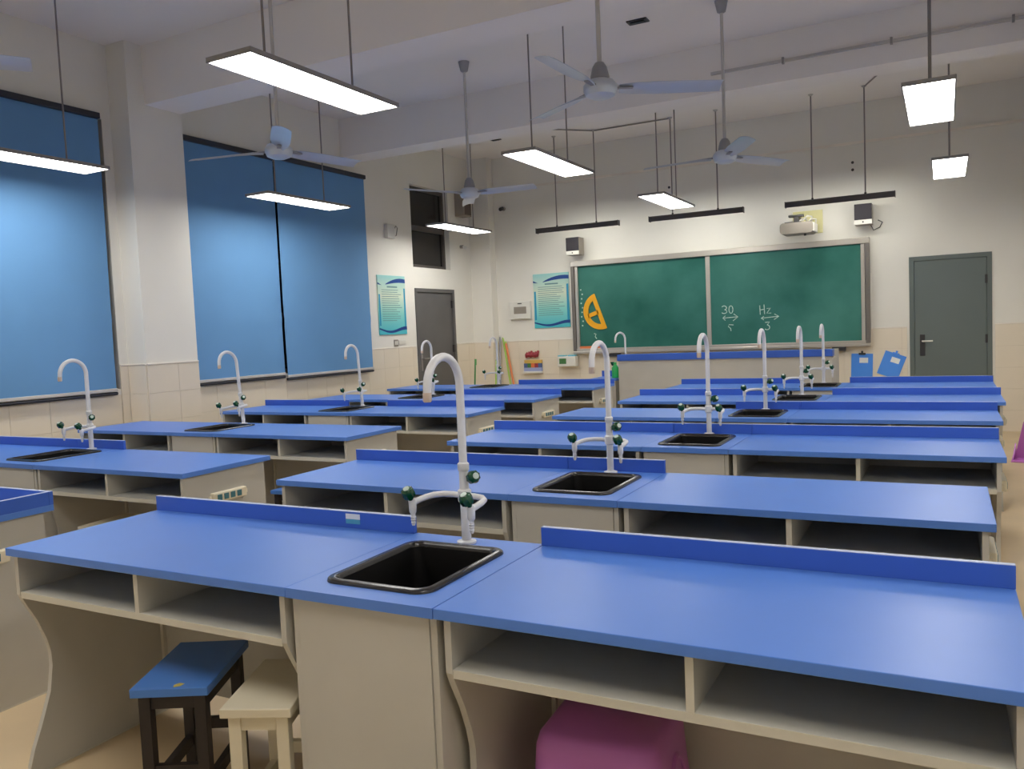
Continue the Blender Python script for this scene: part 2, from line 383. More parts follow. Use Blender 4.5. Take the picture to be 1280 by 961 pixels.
def sink_cabinet(x, y, label, splash, group):
    t = thing('sink_cabinet', label, 'cabinet', (x, y, 0), group)
    place('worktop', shared('ringtop', ring_top), t)
    b = place('sink_basin', shared('basin', sink_basin), t)
    place('rim', shared('rim', sink_rim), b)
    place('drain', shared('drain', lambda: MB().tube([(.228, .295, ZT-.236), (.228, .295, ZT-.230)], .03, 16).mesh('drain', 'lamp_metal')), b)
    place('body', shared('cabody', lambda: MB().box(.004, .022, .022, .575, 0, ZT-TT).box(CW-.022, CW-.004, .022, .575, 0, ZT-TT).box(.022, CW-.022, .557, .575, 0, ZT-TT).box(.022, CW-.022, .022, .557, .05, .068).box(.022, CW-.022, .03, .046, 0, .05).mesh('body', 'melamine')), t)
    place('door', shared('cadoor', lambda: MB().box(.024, CW-.024, .018, .036, .055, ZT-TT-.004, bev=.0015).mesh('door', 'melamine')), t)
    if splash:
        s = place('splashback', shared(('splash', CW), lambda: MB().box(0.001, CW-.001, DEP-.018, DEP, ZT, ZT+.055, bev=.001).mesh('splashback', 'blue_splash')), t)
        place('edge_band', shared(('band', CW), lambda: MB().box(0.002, CW-.002, DEP-.017, DEP-.001, ZT+.055, ZT+.0565).mesh('edge_band', 'edge_white')), s)
    return t
# --- triple-outlet laboratory faucet
def arc(cx, cz, r, a0, a1, n): return [(0, cx+r*math.cos(math.radians(a0+(a1-a0)*k/n)), cz+r*math.sin(math.radians(a0+(a1-a0)*k/n))) for k in range(n+1)]
def faucet_post():
    m = MB(); m.tube([(0, 0, 0), (0, 0, .006), (0, 0, .010)], [.030, .030, .018], 16)
    m.tube([(0, 0, .008), (0, 0, .235)], .0145, 14); m.tube([(0, 0, .125), (0, 0, .130), (0, 0, .162), (0, 0, .167)], [.016, .021, .021, .016], 14)
    m.tube([(0, 0, .222), (0, 0, .226), (0, 0, .245), (0, 0, .249)], [.015, .018, .018, .013], 14); return m.mesh('post', 'faucet_white')
def faucet_spout():
    r = .088; pts = [(0, 0, .235), (0, 0, .32), (0, 0, .40), (0, 0, .486)]+arc(-r, .486, r, 6, 180, 16)+[(0, -2*r-.002, .468)]
    return MB().tube(pts, [.0125]*(len(pts)-1)+[.0115], 12).mesh('spout', 'faucet_white')
def faucet_arm(s):
    pts = [(0, 0, .145), (s*.04, -.002, .147), (s*.075, -.010, .147), (s*.098, -.030, .146), (s*.108, -.058, .143), (s*.112, -.088, .139), (s*.113, -.112, .135)]
    m = MB().tube(pts, .0095, 10); m.tube([(s*.113, -.112, .150), (s*.113, -.112, .142), (s*.113, -.112, .109), (s*.113, -.112, .102)], [.008, .012, .0115, .007], 10)
    return m.mesh('arm', 'faucet_white')
def nozzle_mesh(s):
    p = (s*.113, -.112); zs = [.102, .094, .093, .086, .085, .078, .077, .066]; rs = [.007, .007, .009, .006, .0085, .0055, .0075, .0045]
    return MB().tube([(p[0], p[1], z) for z in zs], rs, 10).mesh('nozzle', 'faucet_white')
def knob_mesh():
    m = MB(); m.tube([(0, 0, -.012), (0, 0, .004)], .008, 8); n = 8; vs = []
    prof = [(.010, .002), (.019, .006), (.021, .020), (.019, .032), (.013, .037)]
    for r, z in prof:
        for k in range(n*2):
            rr = r*(1 if k % 2 else .88); a = 2*PI*k/(n*2); vs.append((rr*math.cos(a), rr*math.sin(a), z))
    N = n*2; fs = [(i*N+k, i*N+(k+1) % N, (i+1)*N+(k+1) % N, (i+1)*N+k) for i in range(len(prof)-1) for k in range(N)]
    fs.append(tuple(range((len(prof)-1)*N, len(prof)*N))); m.add(vs, fs); return m.mesh('knob', 'knob_green')
def knob_cap_mesh(): return MB().tube([(0, 0, .0365), (0, 0, .0385), (0, 0, .0395)], [.010, .010, .007], 12).mesh('knob_cap', 'knob_cap')
def faucet(x, y, z, label, rot=0.):
    t = thing('laboratory_faucet', label, 'faucet', (x, y, z), 'white swan-neck lab faucets', rot)
    place('post', shared('fpost', faucet_post), t)
    sp = place('spout', shared('fspout', faucet_spout), t)
    place('outlet_tip', shared('ftip', lambda: MB().tube([(0, -.178, .476), (0, -.1785, .453), (0, -.1785, .449)], [.0128, .0128, .010], 12).mesh('outlet_tip', 'nozzle_beige')), sp)
    tw = math.radians(-8); ct, sn = math.cos(tw), math.sin(tw)
    for s in (-1, 1):
        a = place('arm', shared(('farm', s), lambda: faucet_arm(s)), t, (0, 0, 0), tw); place('nozzle', shared(('fnoz', s), lambda: nozzle_mesh(s)), a)
        kx, ky = s*.113, -.120
        k = place('knob', shared('fknob', knob_mesh), t, (kx*ct-ky*sn, kx*sn+ky*ct, .152)); k.rotation_euler = (math.radians(32), 0, math.radians(-8*s)+tw)
        place('knob_cap', shared('fcap', knob_cap_mesh), k)
    k = place('knob', shared('fknob', knob_mesh), t, (.024, -.002, .200)); k.rotation_euler = (math.radians(70), 0, math.radians(60))
    place('knob_cap', shared('fcap', knob_cap_mesh), k)
    return t
# rows: left end, joint to sink, joint to right table, right end, front edge, splash flags (left, sink, right)
ORD = ['nearest', 'second', 'third', 'fourth', 'fifth', 'farthest']
XLf, J1, J2, XRt = -2.744, -1.525, -1.069, .141
RROWS = [(0, 1.577, (1, 0, 1)), (-.007, 2.828, (1, 1, 0)), (.095, 4.150, (1, 1, 1)), (.156, 5.516, (0, 1, 1)), (.235, 6.689, (1, 0, 1)), (.244, 8.025, (1, 0, 1))]
SPL = {1: 'with a blue splashback', 0: 'without a splashback'}
for i, (dx, fy, sp) in enumerate(RROWS):
    o_ = ORD[i]
    lab_table(XLf+dx, fy, J1-XLf, 'blue-topped grey table %s, left of the sink in the %s right-hand bench' % (SPL[sp[0]], o_), sp[0], -1, 'right-hand bench tables')
    sink_cabinet(J1+dx, fy, 'grey cabinet with black sink, middle of the %s right-hand bench' % o_, sp[1], 'right-hand sink cabinets')
    lab_table(J2+dx, fy, XRt-J2, 'blue-topped grey table %s, right of the sink in the %s right-hand bench' % (SPL[sp[2]], o_), sp[2], 1, 'right-hand bench tables')
    faucet(J1+dx+.222, fy+.552, ZT, 'white swan-neck faucet with green knobs on the %s right-hand bench' % o_)
LROWS = [(-3.306, 1.505, (1, 1, 1)), (-3.374, 2.830, (1, 1, 0)), (-3.440, 4.194, (0, 0, 0)), (-3.345, 5.579, (1, 0, 1)), (-3.364, 6.815, (0, 0, 1)), (-3.328, 8.200, (0, 0, 1))]
LWR, LWL = 1.22, 1.06
for i, (xr, fy, sp) in enumerate(LROWS):
    o_ = ORD[i]; js = xr-LWR-CW
    lab_table(js-LWL, fy, LWL, 'blue-topped grey table %s, left of the sink in the %s left-hand bench' % (SPL[sp[0]], o_), sp[0], 0, 'left-hand bench tables')
    sink_cabinet(js, fy, 'grey cabinet with black sink, middle of the %s left-hand bench' % o_, sp[1], 'left-hand sink cabinets')
    lab_table(xr-LWR, fy, LWR, 'blue-topped grey table %s, right of the sink in the %s left-hand bench' % (SPL[sp[2]], o_), sp[2], 1, 'left-hand bench tables', i == 0)
    f_ = faucet(js+.20, fy+.552, ZT, 'white swan-neck faucet with green knobs on the %s left-hand bench' % o_)
    if i in (2, 3): f_.rotation_euler = (0, math.radians(-4.5 if i == 2 else -3), 0)      # these two lean
# paper sticker on the nearest splashback
st = thing('sticker', 'small teal and white sticker on the nearest splashback', 'sticker', (-1.772, 1.577+DEP-.0186, .795))
MB().box(-.03, .03, -.0006, 0, .016, .034).build('white_half', 'paper', st); MB().box(-.03, .03, -.0006, 0, 0, .016).build('teal_half', 'sticker_teal', st)

# ------------------------------------------------------------------ stools and plastic things
def wood_stool(x, y, rot, w, d, h, seat_m, leg_m, label, chip=False):
    t = thing('wooden_stool', label, 'stool', (x, y, 0), 'wooden stools', rot)
    s = MB().box(-w/2, w/2, -d/2, d/2, h-.026, h, bev=.003).build('seat', seat_m, t)
    for sx in (-1, 1):
        for sy in (-1, 1):
            cx, cy = sx*(w/2-.032), sy*(d/2-.035); MB().box(cx-.017, cx+.017, cy-.017, cy+.017, 0, h-.026, bev=.002).build('leg', leg_m, t)
    for sx in (-1, 1):
        cx = sx*(w/2-.032); MB().box(cx-.010, cx+.010, -d/2+.05, d/2-.05, h-.075, h-.026).build('apron', leg_m, t); MB().box(cx-.010, cx+.010, -d/2+.05, d/2-.05, .12, .155).build('stretcher', leg_m, t)
    for sy in (-1, 1):
        cy = sy*(d/2-.035); MB().box(-w/2+.045, w/2-.045, cy-.010, cy+.010, h-.07, h-.026).build('apron', leg_m, t); MB().box(-w/2+.045, w/2-.045, cy-.010, cy+.010, .17, .205).build('stretcher', leg_m, t)
    if chip: MB().prism([(.012, -d/2+.008), (.03, -d/2+.014), (.036, -d/2+.03), (.02, -d/2+.036), (.008, -d/2+.022)], 'z', h-.001, h+.0008).build('worn_patch', 'chip_yellow', s)
wood_stool(-2.055, 1.715, math.radians(27.5), .225, .365, .445, 'stool_blue', 'stool_dark', 'blue-seated stool with dark legs under the nearest right-hand bench', True)
wood_stool(-1.706, 1.708, math.radians(24), .195, .34, .445, 'stool_cream', 'stool_cream', 'cream wooden stool beside the sink cabinet of the nearest right-hand bench')
wood_stool(-4.16, 3.03, math.radians(8), .24, .34, .445, 'stool_cream', 'stool_cream', 'cream wooden stool under the second left-hand bench')
wood_stool(-3.83, 4.17, math.radians(5), .24, .34, .445, 'stool_blue', 'stool_dark', 'blue-seated stool with dark legs under the third left-hand bench')
def plastic_stool(x, y, rot, label):
    t = thing('plastic_stool', label, 'stool', (x, y, 0), None, rot); h = .44
    vs = []; loops = [(.165, .045, .012), (.188, .05, .0), (.19, .05, .03), (.165, .05, .30), (.158, .05, .40), (.150, .048, .428), (.136, .04, h)]
    loops = loops[1:]; n = 0
    for a, r, z in loops:
        L = rrect(-a, a, -a, a, r, 7); n = len(L); vs += [(px, py, z) for px, py in L]
    fs = [(k*n+i, k*n+(i+1) % n, (k+1)*n+(i+1) % n, (k+1)*n+i) for k in range(len(loops)-1) for i in range(n)]
    fs.append(tuple(range((len(loops)-1)*n, len(loops)*n))); MB().add(vs, fs, True).build('body', 'purple_plastic', t)
    for k in range(4):       # moulded arch on each side
        pts = []
        for j in range(15):
            a = PI*j/14; px = .085*math.cos(a); pz = .20+.16*math.sin(a); off = .19+(pz-.03)/.27*(-.025)+.001
            if pz > .3: off = .165-(pz-.30)*.07+.001
            pts.append((px, -off, pz))
        pts = [(.085, -.1885, .05)]+pts+[(-.085, -.1885, .05)]
        q = MB().tube(pts, .007, 8).build('side_arch', 'purple_plastic', t); q.rotation_euler = (0, 0, k*PI/2)
plastic_stool(-.757, 1.895, math.radians(4), 'pinkish purple plastic stool tucked under the nearest right-hand table')
t = thing('dustpan', 'purple plastic dustpan standing on the floor at the right wall', 'dustpan', (.735, 9.1, 0), None, math.radians(-12))
MB().prism([(-.15, 0), (.15, 0), (.15, .05), (.085, .36), (-.085, .36), (-.15, .05)], 'y', 0, .012).build('back_plate', 'purple_plastic', t)
MB().box(-.15, .15, -.22, .0, 0, .012, bev=.003).build('pan', 'purple_plastic', t)
for s in (-1, 1): MB().prism([(-.22, 0), (0, 0), (0, .15), (-.10, .06)], 'x', s*.15-.006, s*.15+.006).build('side_wall', 'purple_plastic', t)
MB().tube([(0, .006, .34), (0, .012, .50), (0, .02, .62)], [.018, .012, .014], 10).build('handle', 'purple_plastic', t)

# ------------------------------------------------------------------ pendant LED panels
def led_panel(xc, yc, label, z=2.79, w=.295, l=1.2):
    t = thing('pendant_light', label, 'light', (xc, yc, z), 'pendant LED panels')
    hw, hl, f = w/2, l/2, .009
    MB().box(-hw, hw, -hl, hl, .006, .022, bev=.002).build('housing', 'lamp_metal', t)
    MB().box(-hw, -hw+f, -hl, hl, -.004, .006).box(hw-f, hw, -hl, hl, -.004, .006).box(-hw+f, hw-f, -hl, -hl+f, -.004, .006).box(-hw+f, hw-f, hl-f, hl, -.004, .006).build('rim', 'lamp_metal', t)
    MB().box(-hw+f, hw-f, -hl+f, hl-f, .0, .006).build('diffuser', 'panel_light', t)
    top = ZC-z
    for dy in (-.35, .35):
        if 5.08 < yc+dy < 5.46: top_ = 3.54-z
        else: top_ = top
        r = MB().tube([(0, dy, .02), (0, dy, top_)], .0065, 8).build('hanging_rod', 'rod_metal', t)
        MB().tube([(0, dy, top_-.02), (0, dy, top_-.006), (0, dy, top_)], [.012, .025, .027], 12).build('ceiling_cup', 'rod_white', r)
PL = [(-3.03, 3.57, 'large bright pendant light panel nearest the viewer, in the middle row'), (-2.885, 6.33, 'bright pendant light panel hanging centrally behind the near ceiling fan'), (-2.73, 9.08, 'bright pendant light panel just above the middle chalkboard lamp'),
      (-.075, 6.20, 'large bright pendant light panel at upper right'), (.05, 9.02, 'small-looking bright pendant light panel high above the right door'),
      (-5.66, 6.40, 'bright pendant light panel in front of the paired blue blinds'), (-5.63, 9.40, 'bright pendant light panel in front of the transom window'), (-5.80, 3.67, 'bright pendant light panel at the left edge before the near blue blind'),
      (-.05, 3.45, 'bright pendant light panel of the right-hand row over the second bench'), (-5.75, .85, 'rear pendant light panel of the left-hand row'), (-3.05, .80, 'rear pendant light panel of the middle row'), (-.05, .75, 'rear pendant light panel of the right-hand row')]
for a in PL: led_panel(*a)
# ------------------------------------------------------------------ chalkboard lamps
def board_lamp(xc, label, bent=False):
    y, z = 10.45, 2.77; t = thing('chalkboard_lamp', label, 'light', (xc, y, z), 'black bar lamps before the chalkboard')
    MB().prism([(-.036, -.012), (-.036, .040), (-.02, .058), (.03, .062), (.055, .052), (.055, .046), (.018, .046), (-.026, .002), (-.026, -.012)], 'x', -.6, .6).build('housing', 'bar_lamp_grey', t)
    MB().prism([(-.024, .004), (.016, .044), (.020, .040), (-.020, .000)], 'x', -.58, .58).build('diffuser', 'board_light', t)
    for s in (-1, 1): MB().box(s*.6-.004, s*.6+.004, -.036, .054, -.011, .061, bev=.002).build('end_cap', 'bar_lamp_grey', t)
    for dx in (-.29, .29):
        r = MB().tube([(dx, 0, .045), (dx, 0, ZC-z)], .008, 8).build('hanging_rod', 'rod_metal', t)
        MB().tube([(dx, 0, ZC-z-.02), (dx, 0, ZC-z-.005), (dx, 0, ZC-z)], [.012, .03, .032], 12).build('ceiling_cup', 'rod_white', r); MB().tube([(dx, 0, .045), (dx, 0, .075)], .013, 8).build('rod_socket', 'dark_metal', r)
board_lamp(-4.42, 'black bar lamp hanging over the left end of the chalkboard'); board_lamp(-2.79, 'black bar lamp hanging over the middle of the chalkboard'); board_lamp(-1.09, 'black bar lamp hanging over the right end of the chalkboard')
for pts in ([(-4.62, 9.95, ZC-.012), (-4.13, 10.45, ZC-.012), (-3.08, 10.45, ZC-.012)], [(-.80, 10.45, ZC-.012), (-.52, 9.75, ZC-.012)]):
    MB().tube(pts, .009, 6).build('cable_conduit', 'lamp_metal', ceiling)
for x, y in ((-4.62, 9.95), (-.52, 9.75)): box('junction_box', 'lamp_metal', (x-.05, x+.05, y-.04, y+.04, ZC-.03, ZC), ceiling, .004)
# ------------------------------------------------------------------ ceiling fans
def ceiling_fan(x, y, ph, label, z=2.78):
    t = thing('ceiling_fan', label, 'fan', (x, y, z), 'ceiling fans'); top = ZC-z
    prof = [(.0, -.045), (.05, -.045), (.085, -.03), (.098, .0), (.098, .025), (.08, .05), (.05, .062), (.0, .066)]
    n = 24; vs = []; fs = []
    for r, zz in prof:
        for k in range(n): vs.append((max(r, .001)*math.cos(2*PI*k/n), max(r, .001)*math.sin(2*PI*k/n), zz))
    fs = [(i*n+k, i*n+(k+1) % n, (i+1)*n+(k+1) % n, (i+1)*n+k) for i in range(len(prof)-1) for k in range(n)]
    MB().add(vs, fs, True).build('motor', 'fan_metal', t)
    MB().tube([(0, 0, .05), (0, 0, .075), (0, 0, .13), (0, 0, .155), (0, 0, .16)], [.052, .055, .042, .026, .014], 16).build('lower_canopy', 'fan_grey', t)
    MB().tube([(0, 0, .12), (0, 0, top-.04)], .0135, 12).build('down_rod', 'rod_white', t)
    MB().tube([(0, 0, top-.10), (0, 0, top-.09), (0, 0, top-.03), (0, 0, top)], [.018, .035, .048, .055], 16).build('ceiling_canopy', 'fan_grey', t)
    for k in range(3):
        a = math.radians(ph+120*k)
        out = [(.11, .022), (.20, .052), (.34, .066), (.55, .064), (.69, .060), (.70, .056)]; N = 8; vs = []
        for side in (1, -1):
            for px, hw in out:
                for j in range(N+1):
                    u = j/N*2-1; zz = .012-u*.018*(1-.3*px)-.012*(u*u)+.006-(px-.1)*.01; vs.append((px, u*hw, zz+side*.0012))
        M = (N+1)*len(out); fs = []
        for i in range(len(out)-1):
            for j in range(N):
                q = (i*(N+1)+j, i*(N+1)+j+1, (i+1)*(N+1)+j+1, (i+1)*(N+1)+j); fs.append(q); fs.append(tuple(M+c for c in q[::-1]))
        edge = list(range(0, N+1))+[(i+1)*(N+1)+N for i in range(len(out)-1)]+[(len(out)-1)*(N+1)+j for j in range(N-1, -1, -1)]+[i*(N+1) for i in range(len(out)-2, 0, -1)]
        for e in range(len(edge)): p, q = edge[e], edge[(e+1) % len(edge)]; fs.append((p, q, M+q, M+p))
        b = MB().add(vs, fs, True).build('blade', 'fan_metal', t); b.rotation_euler = (0, 0, a)
        MB().box(.075, .19, -.016, .016, .006, .014, bev=.002).build('blade_iron', 'fan_grey', b)
ceiling_fan(-1.745, 4.55, 28, 'large silver ceiling fan nearest the viewer, at top centre')
ceiling_fan(-1.605, 7.0, 57, 'ceiling fan hanging in front of the middle of the front wall')
ceiling_fan(-4.12, 7.09, 2, 'ceiling fan hanging in front of the left door and transom')
ceiling_fan(-4.25, 4.60, 75, 'ceiling fan hanging before the paired blue blinds')
ceiling_fan(-4.25, 1.95, 54, 'ceiling fan whose blade tip shows at the left edge')

# ------------------------------------------------------------------ chalkboard
def chalkboard():
    b0, b1, z0, z1 = -4.817, -.817, 1.048, 2.392; xm = -2.82
    t = thing('chalkboard', 'wide green sliding chalkboard in an aluminium frame on the front wall', 'chalkboard', ((b0+b1)/2, W, z0)); cx = (b0+b1)/2
    L = lambda x: x-cx; H = z1-z0
    MB().box(L(b0), L(b1), -.10, 0, H-.075, H, bev=.006).build('top_rail', 'alu', t)
    MB().box(L(b0), L(b1), -.10, 0, 0, .04, bev=.006).box(L(b0)+.02, L(b1)-.02, -.085, -.01, .04, .075, bev=.004).build('bottom_rail', 'alu', t)
    for x in (b0, b1-.05): MB().box(L(x), L(x)+.05, -.10, 0, .04, H-.075, bev=.004).build('side_rail', 'alu_dark', t)
    for x in (b0+.055, b1-.1): MB().box(L(x), L(x)+.045, -.085, -.02, .075, H-.075, bev=.003).build('side_stile', 'alu', t)
    MB().box(L(b0)+.1, L(xm)-.03, -.055, -.035, .075, H-.075).build('left_panel', 'chalkboard', t)
    MB().box(L(xm)+.03, L(b1)-.1, -.07, -.05, .075, H-.075).build('right_panel', 'chalkboard', t)
    MB().box(L(xm)-.03, L(xm)+.03, -.08, -.03, .075, H-.075, bev=.004).build('centre_stile', 'alu', t)
    MB().box(L(b0)+.1, L(b0)+.45, -.085, -.055, .076, .11).build('chalk_ledge', 'chalk_orange', t)
    for x in (b0+.55, b1-.45): MB().box(L(x), L(x)+.16, -.10, -.02, -.05, -.002, bev=.004).build('tray_bracket', 'dark_metal', t)
    s = -.0735+.003            # chalk strokes lie on the right panel face
    def stroke(m, pts, r=.0055): m.tube([(L(x), -.0705, z-z0) for x, z in pts], r, 5)
    def glyph(*strokes):
        m = MB()
        for q in strokes: stroke(m, q)
        m.build('chalk_character', 'chalk', t)
    def circ(x, z, rx, rz, a0, a1, n=10): return [(x+rx*math.cos(math.radians(a0+(a1-a0)*k/n)), z+rz*math.sin(math.radians(a0+(a1-a0)*k/n))) for k in range(n+1)]
    glyph(circ(-2.615, 1.612, .032, .026, 150, -80)+circ(-2.615, 1.562, .036, .026, 80, -150))      # 3
    glyph(circ(-2.525, 1.586, .026, .05, 90, 450, 14))                                              # 0
    glyph([(-2.63, 1.475), (-2.44, 1.485)], [(-2.49, 1.525), (-2.435, 1.485), (-2.50, 1.435)], [(-2.60, 1.505), (-2.635, 1.475), (-2.60, 1.445)])
    glyph([(-2.495, 1.378), (-2.555, 1.385), (-2.565, 1.36), (-2.535, 1.335), (-2.53, 1.30)])       # 5
    glyph([(-2.15, 1.62), (-2.145, 1.50)], [(-2.095, 1.63), (-2.09, 1.505)], [(-2.15, 1.56), (-2.09, 1.567)])     # H
    glyph([(-2.06, 1.575), (-2.015, 1.58), (-2.06, 1.515), (-2.005, 1.515)])                        # z
    glyph([(-2.13, 1.452), (-1.91, 1.468)], [(-1.965, 1.50), (-1.91, 1.468), (-1.97, 1.43)], [(-2.10, 1.475), (-2.135, 1.452), (-2.10, 1.43)])
    glyph([(-2.085, 1.395), (-2.03, 1.40), (-2.06, 1.36)]+circ(-2.062, 1.330, .034, .032, 85, -140))     # 3
    m = MB()
    for k in range(9): m.box(L(-4.685)+.012*math.sin(k*2.1), L(-4.685)+.02+.012*math.sin(k*2.1), -.056, -.0545, .40+k*.065, .42+k*.065)
    m.build('chalk_list', 'chalk', t)
    m = MB(); m.tube([(L(-4.50), -.0555, 1.335-z0), (L(-4.47), -.0555, 1.33-z0), (L(-4.485), -.0555, 1.29-z0), (L(-4.46), -.0555, 1.26-z0)], .006, 5); m.build('chalk_mark', 'chalk', t)
    return t
chalkboard()
def protractor():
    # straight side from (-4.472,1.911) to (-4.294,1.408)
    a, b = Vector((-4.472, 1.911)), Vector((-4.294, 1.408)); c = (a+b)/2; d = (a-b).normalized(); n = Vector((-d.y, d.x)); R = (a-b).length/2
    if n.x > 0: n = -n
    t = thing('protractor', 'big yellow board protractor hanging on the left chalkboard panel', 'protractor', (c.x, W-.056, c.y))
    P = lambda u, v: (d.x*u+n.x*v, d.y*u+n.y*v)
    m = MB(); wd = .078; y0, y1 = -.014, 0; N = 20
    outer = [(R*math.cos(PI*k/N), R*math.sin(PI*k/N)) for k in range(N+1)]
    inner = [((R-wd)*math.cos(math.radians(14)+(PI-math.radians(28))*k/N), max((R-wd)*math.sin(math.radians(14)+(PI-math.radians(28))*k/N), .06)) for k in range(N+1)]
    for k in range(N): m.prism([P(*outer[k]), P(*outer[k+1]), P(*inner[k+1]), P(*inner[k])], 'y', y0, y1)
    m.prism([P(R, 0), P(*inner[0]), P(*inner[-1]), P(-R, 0)], 'y', y0, y1)
    m.prism([P(-.028, .04), P(.028, .04), P(.028, R-wd+.02), P(-.028, R-wd+.02)], 'y', y0, y1)
    m.build('body', 'protractor_yellow', t)
    return t
protractor()

# ------------------------------------------------------------------ teacher's end of the room
t = thing('teacher_desk', 'tall grey demonstration desk with a blue raised ledge before the chalkboard', 'desk', (-2.335, 9.6, 0))
MB().box(-1.235, 1.235, 0, .02, 0, 1.0, bev=.002).build('front_panel', 'melamine', t)
for s in (-1, 1): MB().box(s*1.235-(.02 if s > 0 else 0), s*1.235+(0 if s > 0 else .02), .02, .7, 0, .98, bev=.002).build('side_panel', 'melamine', t)
MB().box(-1.21, 1.21, .16, .72, .80, .826, bev=.002).build('worktop', 'blue_laminate', t)
MB().box(-1.245, 1.245, -.015, .17, 1.0, 1.075, bev=.003).build('raised_ledge', 'blue_splash', t)
MB().box(1.11, 1.235, .17, .7, .98, 1.06, bev=.003).build('side_ledge', 'melamine', t)
for x in (-.62, 0, .62): MB().box(x-.009, x+.009, .02, .66, 0, .80).build('partition', 'melamine', t)
t = thing('side_table', 'small blue-topped sink table left of the demonstration desk', 'table', (-3.86, 9.75, 0))
MB().box(-.20, .20, 0, .55, .742, .768, bev=.002).build('tabletop', 'blue_laminate', t)
MB().box(-.18, .18, .02, .53, 0, .742).build('body', 'melamine', t)
MB().box(-.20, .20, .53, .55, .768, .845, bev=.001).build('splashback', 'blue_splash', t)
faucet(-3.69, 10.2, .768, 'white swan-neck faucet beside the demonstration desk', math.radians(-25))
t = thing('bottle', 'small green bottle left of the demonstration desk', 'bottle', (-3.745, 9.95, .768))
MB().tube([(0, 0, 0), (0, 0, .005), (0, 0, .13), (0, 0, .165), (0, 0, .175)], [.040, .045, .045, .022, .018], 14).build('body', 'bottle_green', t)
MB().tube([(0, 0, .172), (0, 0, .20)], .020, 12).build('cap', 'bottle_green', t); MB().box(-.06, -.01, -.008, .008, .185, .205, bev=.004).build('spray_head', 'knob_green', t)

# ------------------------------------------------------------------ wall-mounted things
def poster(name, label, loc, rotz, w, h):
    t = thing(name, label, 'poster', loc, 'blue rule posters', rotz)   # local: faces -y, x to the right
    MB().box(-w/2, w/2, -.012, 0, 0, h, bev=.001).build('sheet', 'poster_print', t)
    y = (-.0132, -.0121); X = lambda u: -w/2+u*w; Zf = lambda v: v*h
    n = 14; top = [(X(.28+.72*k/n), Zf(.84+.115*math.sin(PI*(.02+.62*k/n))**.8)) for k in range(n+1)]; low = [(X(.28+.72*k/n), Zf(.84+.045*math.sin(PI*(.02+.62*k/n)))) for k in range(n+1)]
    MB().prism(top+low[::-1], 'y', *y).build('upper_wave', 'poster_blue', t)
    MB().prism([(X(0), Zf(.88)), (X(.14), Zf(.83)), (X(0), Zf(.845))], 'y', *y).build('wave_tip', 'poster_blue', t)
    f = lambda u, a, b: a+b*math.sin(2*PI*(u*.85+.42))
    n = 16; up = [(X(k/n), Zf(min(.16, f(k/n, .10, .035)+.0))) for k in range(n+1)]; lo = [(X(k/n), Zf(f(k/n, .075, .035)-.035*k/n)) for k in range(n+1)]
    MB().prism(up+lo[::-1], 'y', *y).build('lower_wave', 'poster_blue', t)
    MB().box(X(.02), X(.07), *y, Zf(.15), Zf(.68)).build('left_stripe', 'poster_teal', t); MB().box(X(.93), X(.985), *y, Zf(.13), Zf(.79)).build('right_stripe', 'poster_teal', t)
    tx = MB(); rnd = random.Random(len(label)); tx.box(X(.33), X(.70), *y, Zf(.795), Zf(.82))
    for k in range(15): zz = .75-k*.037; tx.box(X(.13), X(.13+rnd.uniform(.5, .74)), *y, Zf(zz), Zf(zz+.010))
    tx.build('text_lines', 'poster_text', t)
poster('wall_poster', 'blue and white rules poster on the left wall beside the dark door', (XL+.001, 8.925, 1.445), PI/2, .61, .772)
poster('wall_poster', 'blue and white rules poster on the front wall left of the chalkboard', (-5.18, W-.001, 1.45), 0, .585, .805)
t = thing('distribution_box', 'white electrical distribution box on the front wall beside the poster', 'electrical box', (-5.69, W, 1.60))
MB().box(-.175, .175, -.06, 0, 0, .265, bev=.006).build('case', 'device_white', t); MB().box(-.10, .11, -.066, -.058, .08, .185, bev=.003).build('window', 'device_grey', t); MB().box(-.035, .035, -.065, -.058, .225, .24, bev=.002).build('latch', 'dark_metal', t)
def speaker(x, z, label, cable):
    t = thing('wall_speaker', label, 'speaker', (x, W, z), 'wall speakers by the chalkboard'); MB().box(-.11, .09, -.24, -.05, 0, .25, bev=.008).build('cabinet', 'device_grey', t)
    MB().box(-.108, .088, -.252, -.238, .058, .245, bev=.003).build('grille', 'speaker_black', t); MB().box(-.11, .09, -.255, -.238, .0, .055, bev=.003).build('lower_trim', 'device_white', t)
    MB().box(-.03, .03, -.06, 0, .04, .20).build('bracket', 'dark_metal', t); MB().tube([(-.01, -.2565, .028), (-.01, -.254, .028)], .010, 10).build('badge', 'dark_metal', t)
    if cable: MB().tube([(.05, -.06, .03), (.09, -.03, -.06), (.16, -.012, -.03), (.19, -.012, .03), (.14, -.012, .06)], .006, 6).build('cable', 'dark_metal', t)
speaker(-4.70, 2.475, 'black-faced wall speaker over the left corner of the chalkboard', False); speaker(-.86, 2.535, 'black-faced wall speaker over the right corner of the chalkboard', True)
t = thing('projector', 'short-throw projector on a bracket above the chalkboard', 'projector', (-1.60, W, 2.47))
MB().box(-.12, .24, -.02, 0, .03, .32, bev=.003).build('wall_plate', 'panel_yellow', t)
MB().prism(rrect(-.20, .19, 0.0, .135, .04, 4), 'y', -.52, -.20).build('body', 'device_grey', t)
MB().box(.185, .205, -.51, -.21, .015, .12, bev=.004).build('side_cover', 'device_white', t)
MB().box(-.16, .04, -.42, -.25, .13, .155, bev=.004).build('mount_plate', 'dark_metal', t)
MB().box(-.06, .0, -.36, -.30, .155, .235, bev=.004).box(-.12, .06, -.37, -.29, .22, .245, bev=.004).box(-.04, -.01, -.33, -.0, .205, .235).build('bracket_arm', 'dark_metal', t)
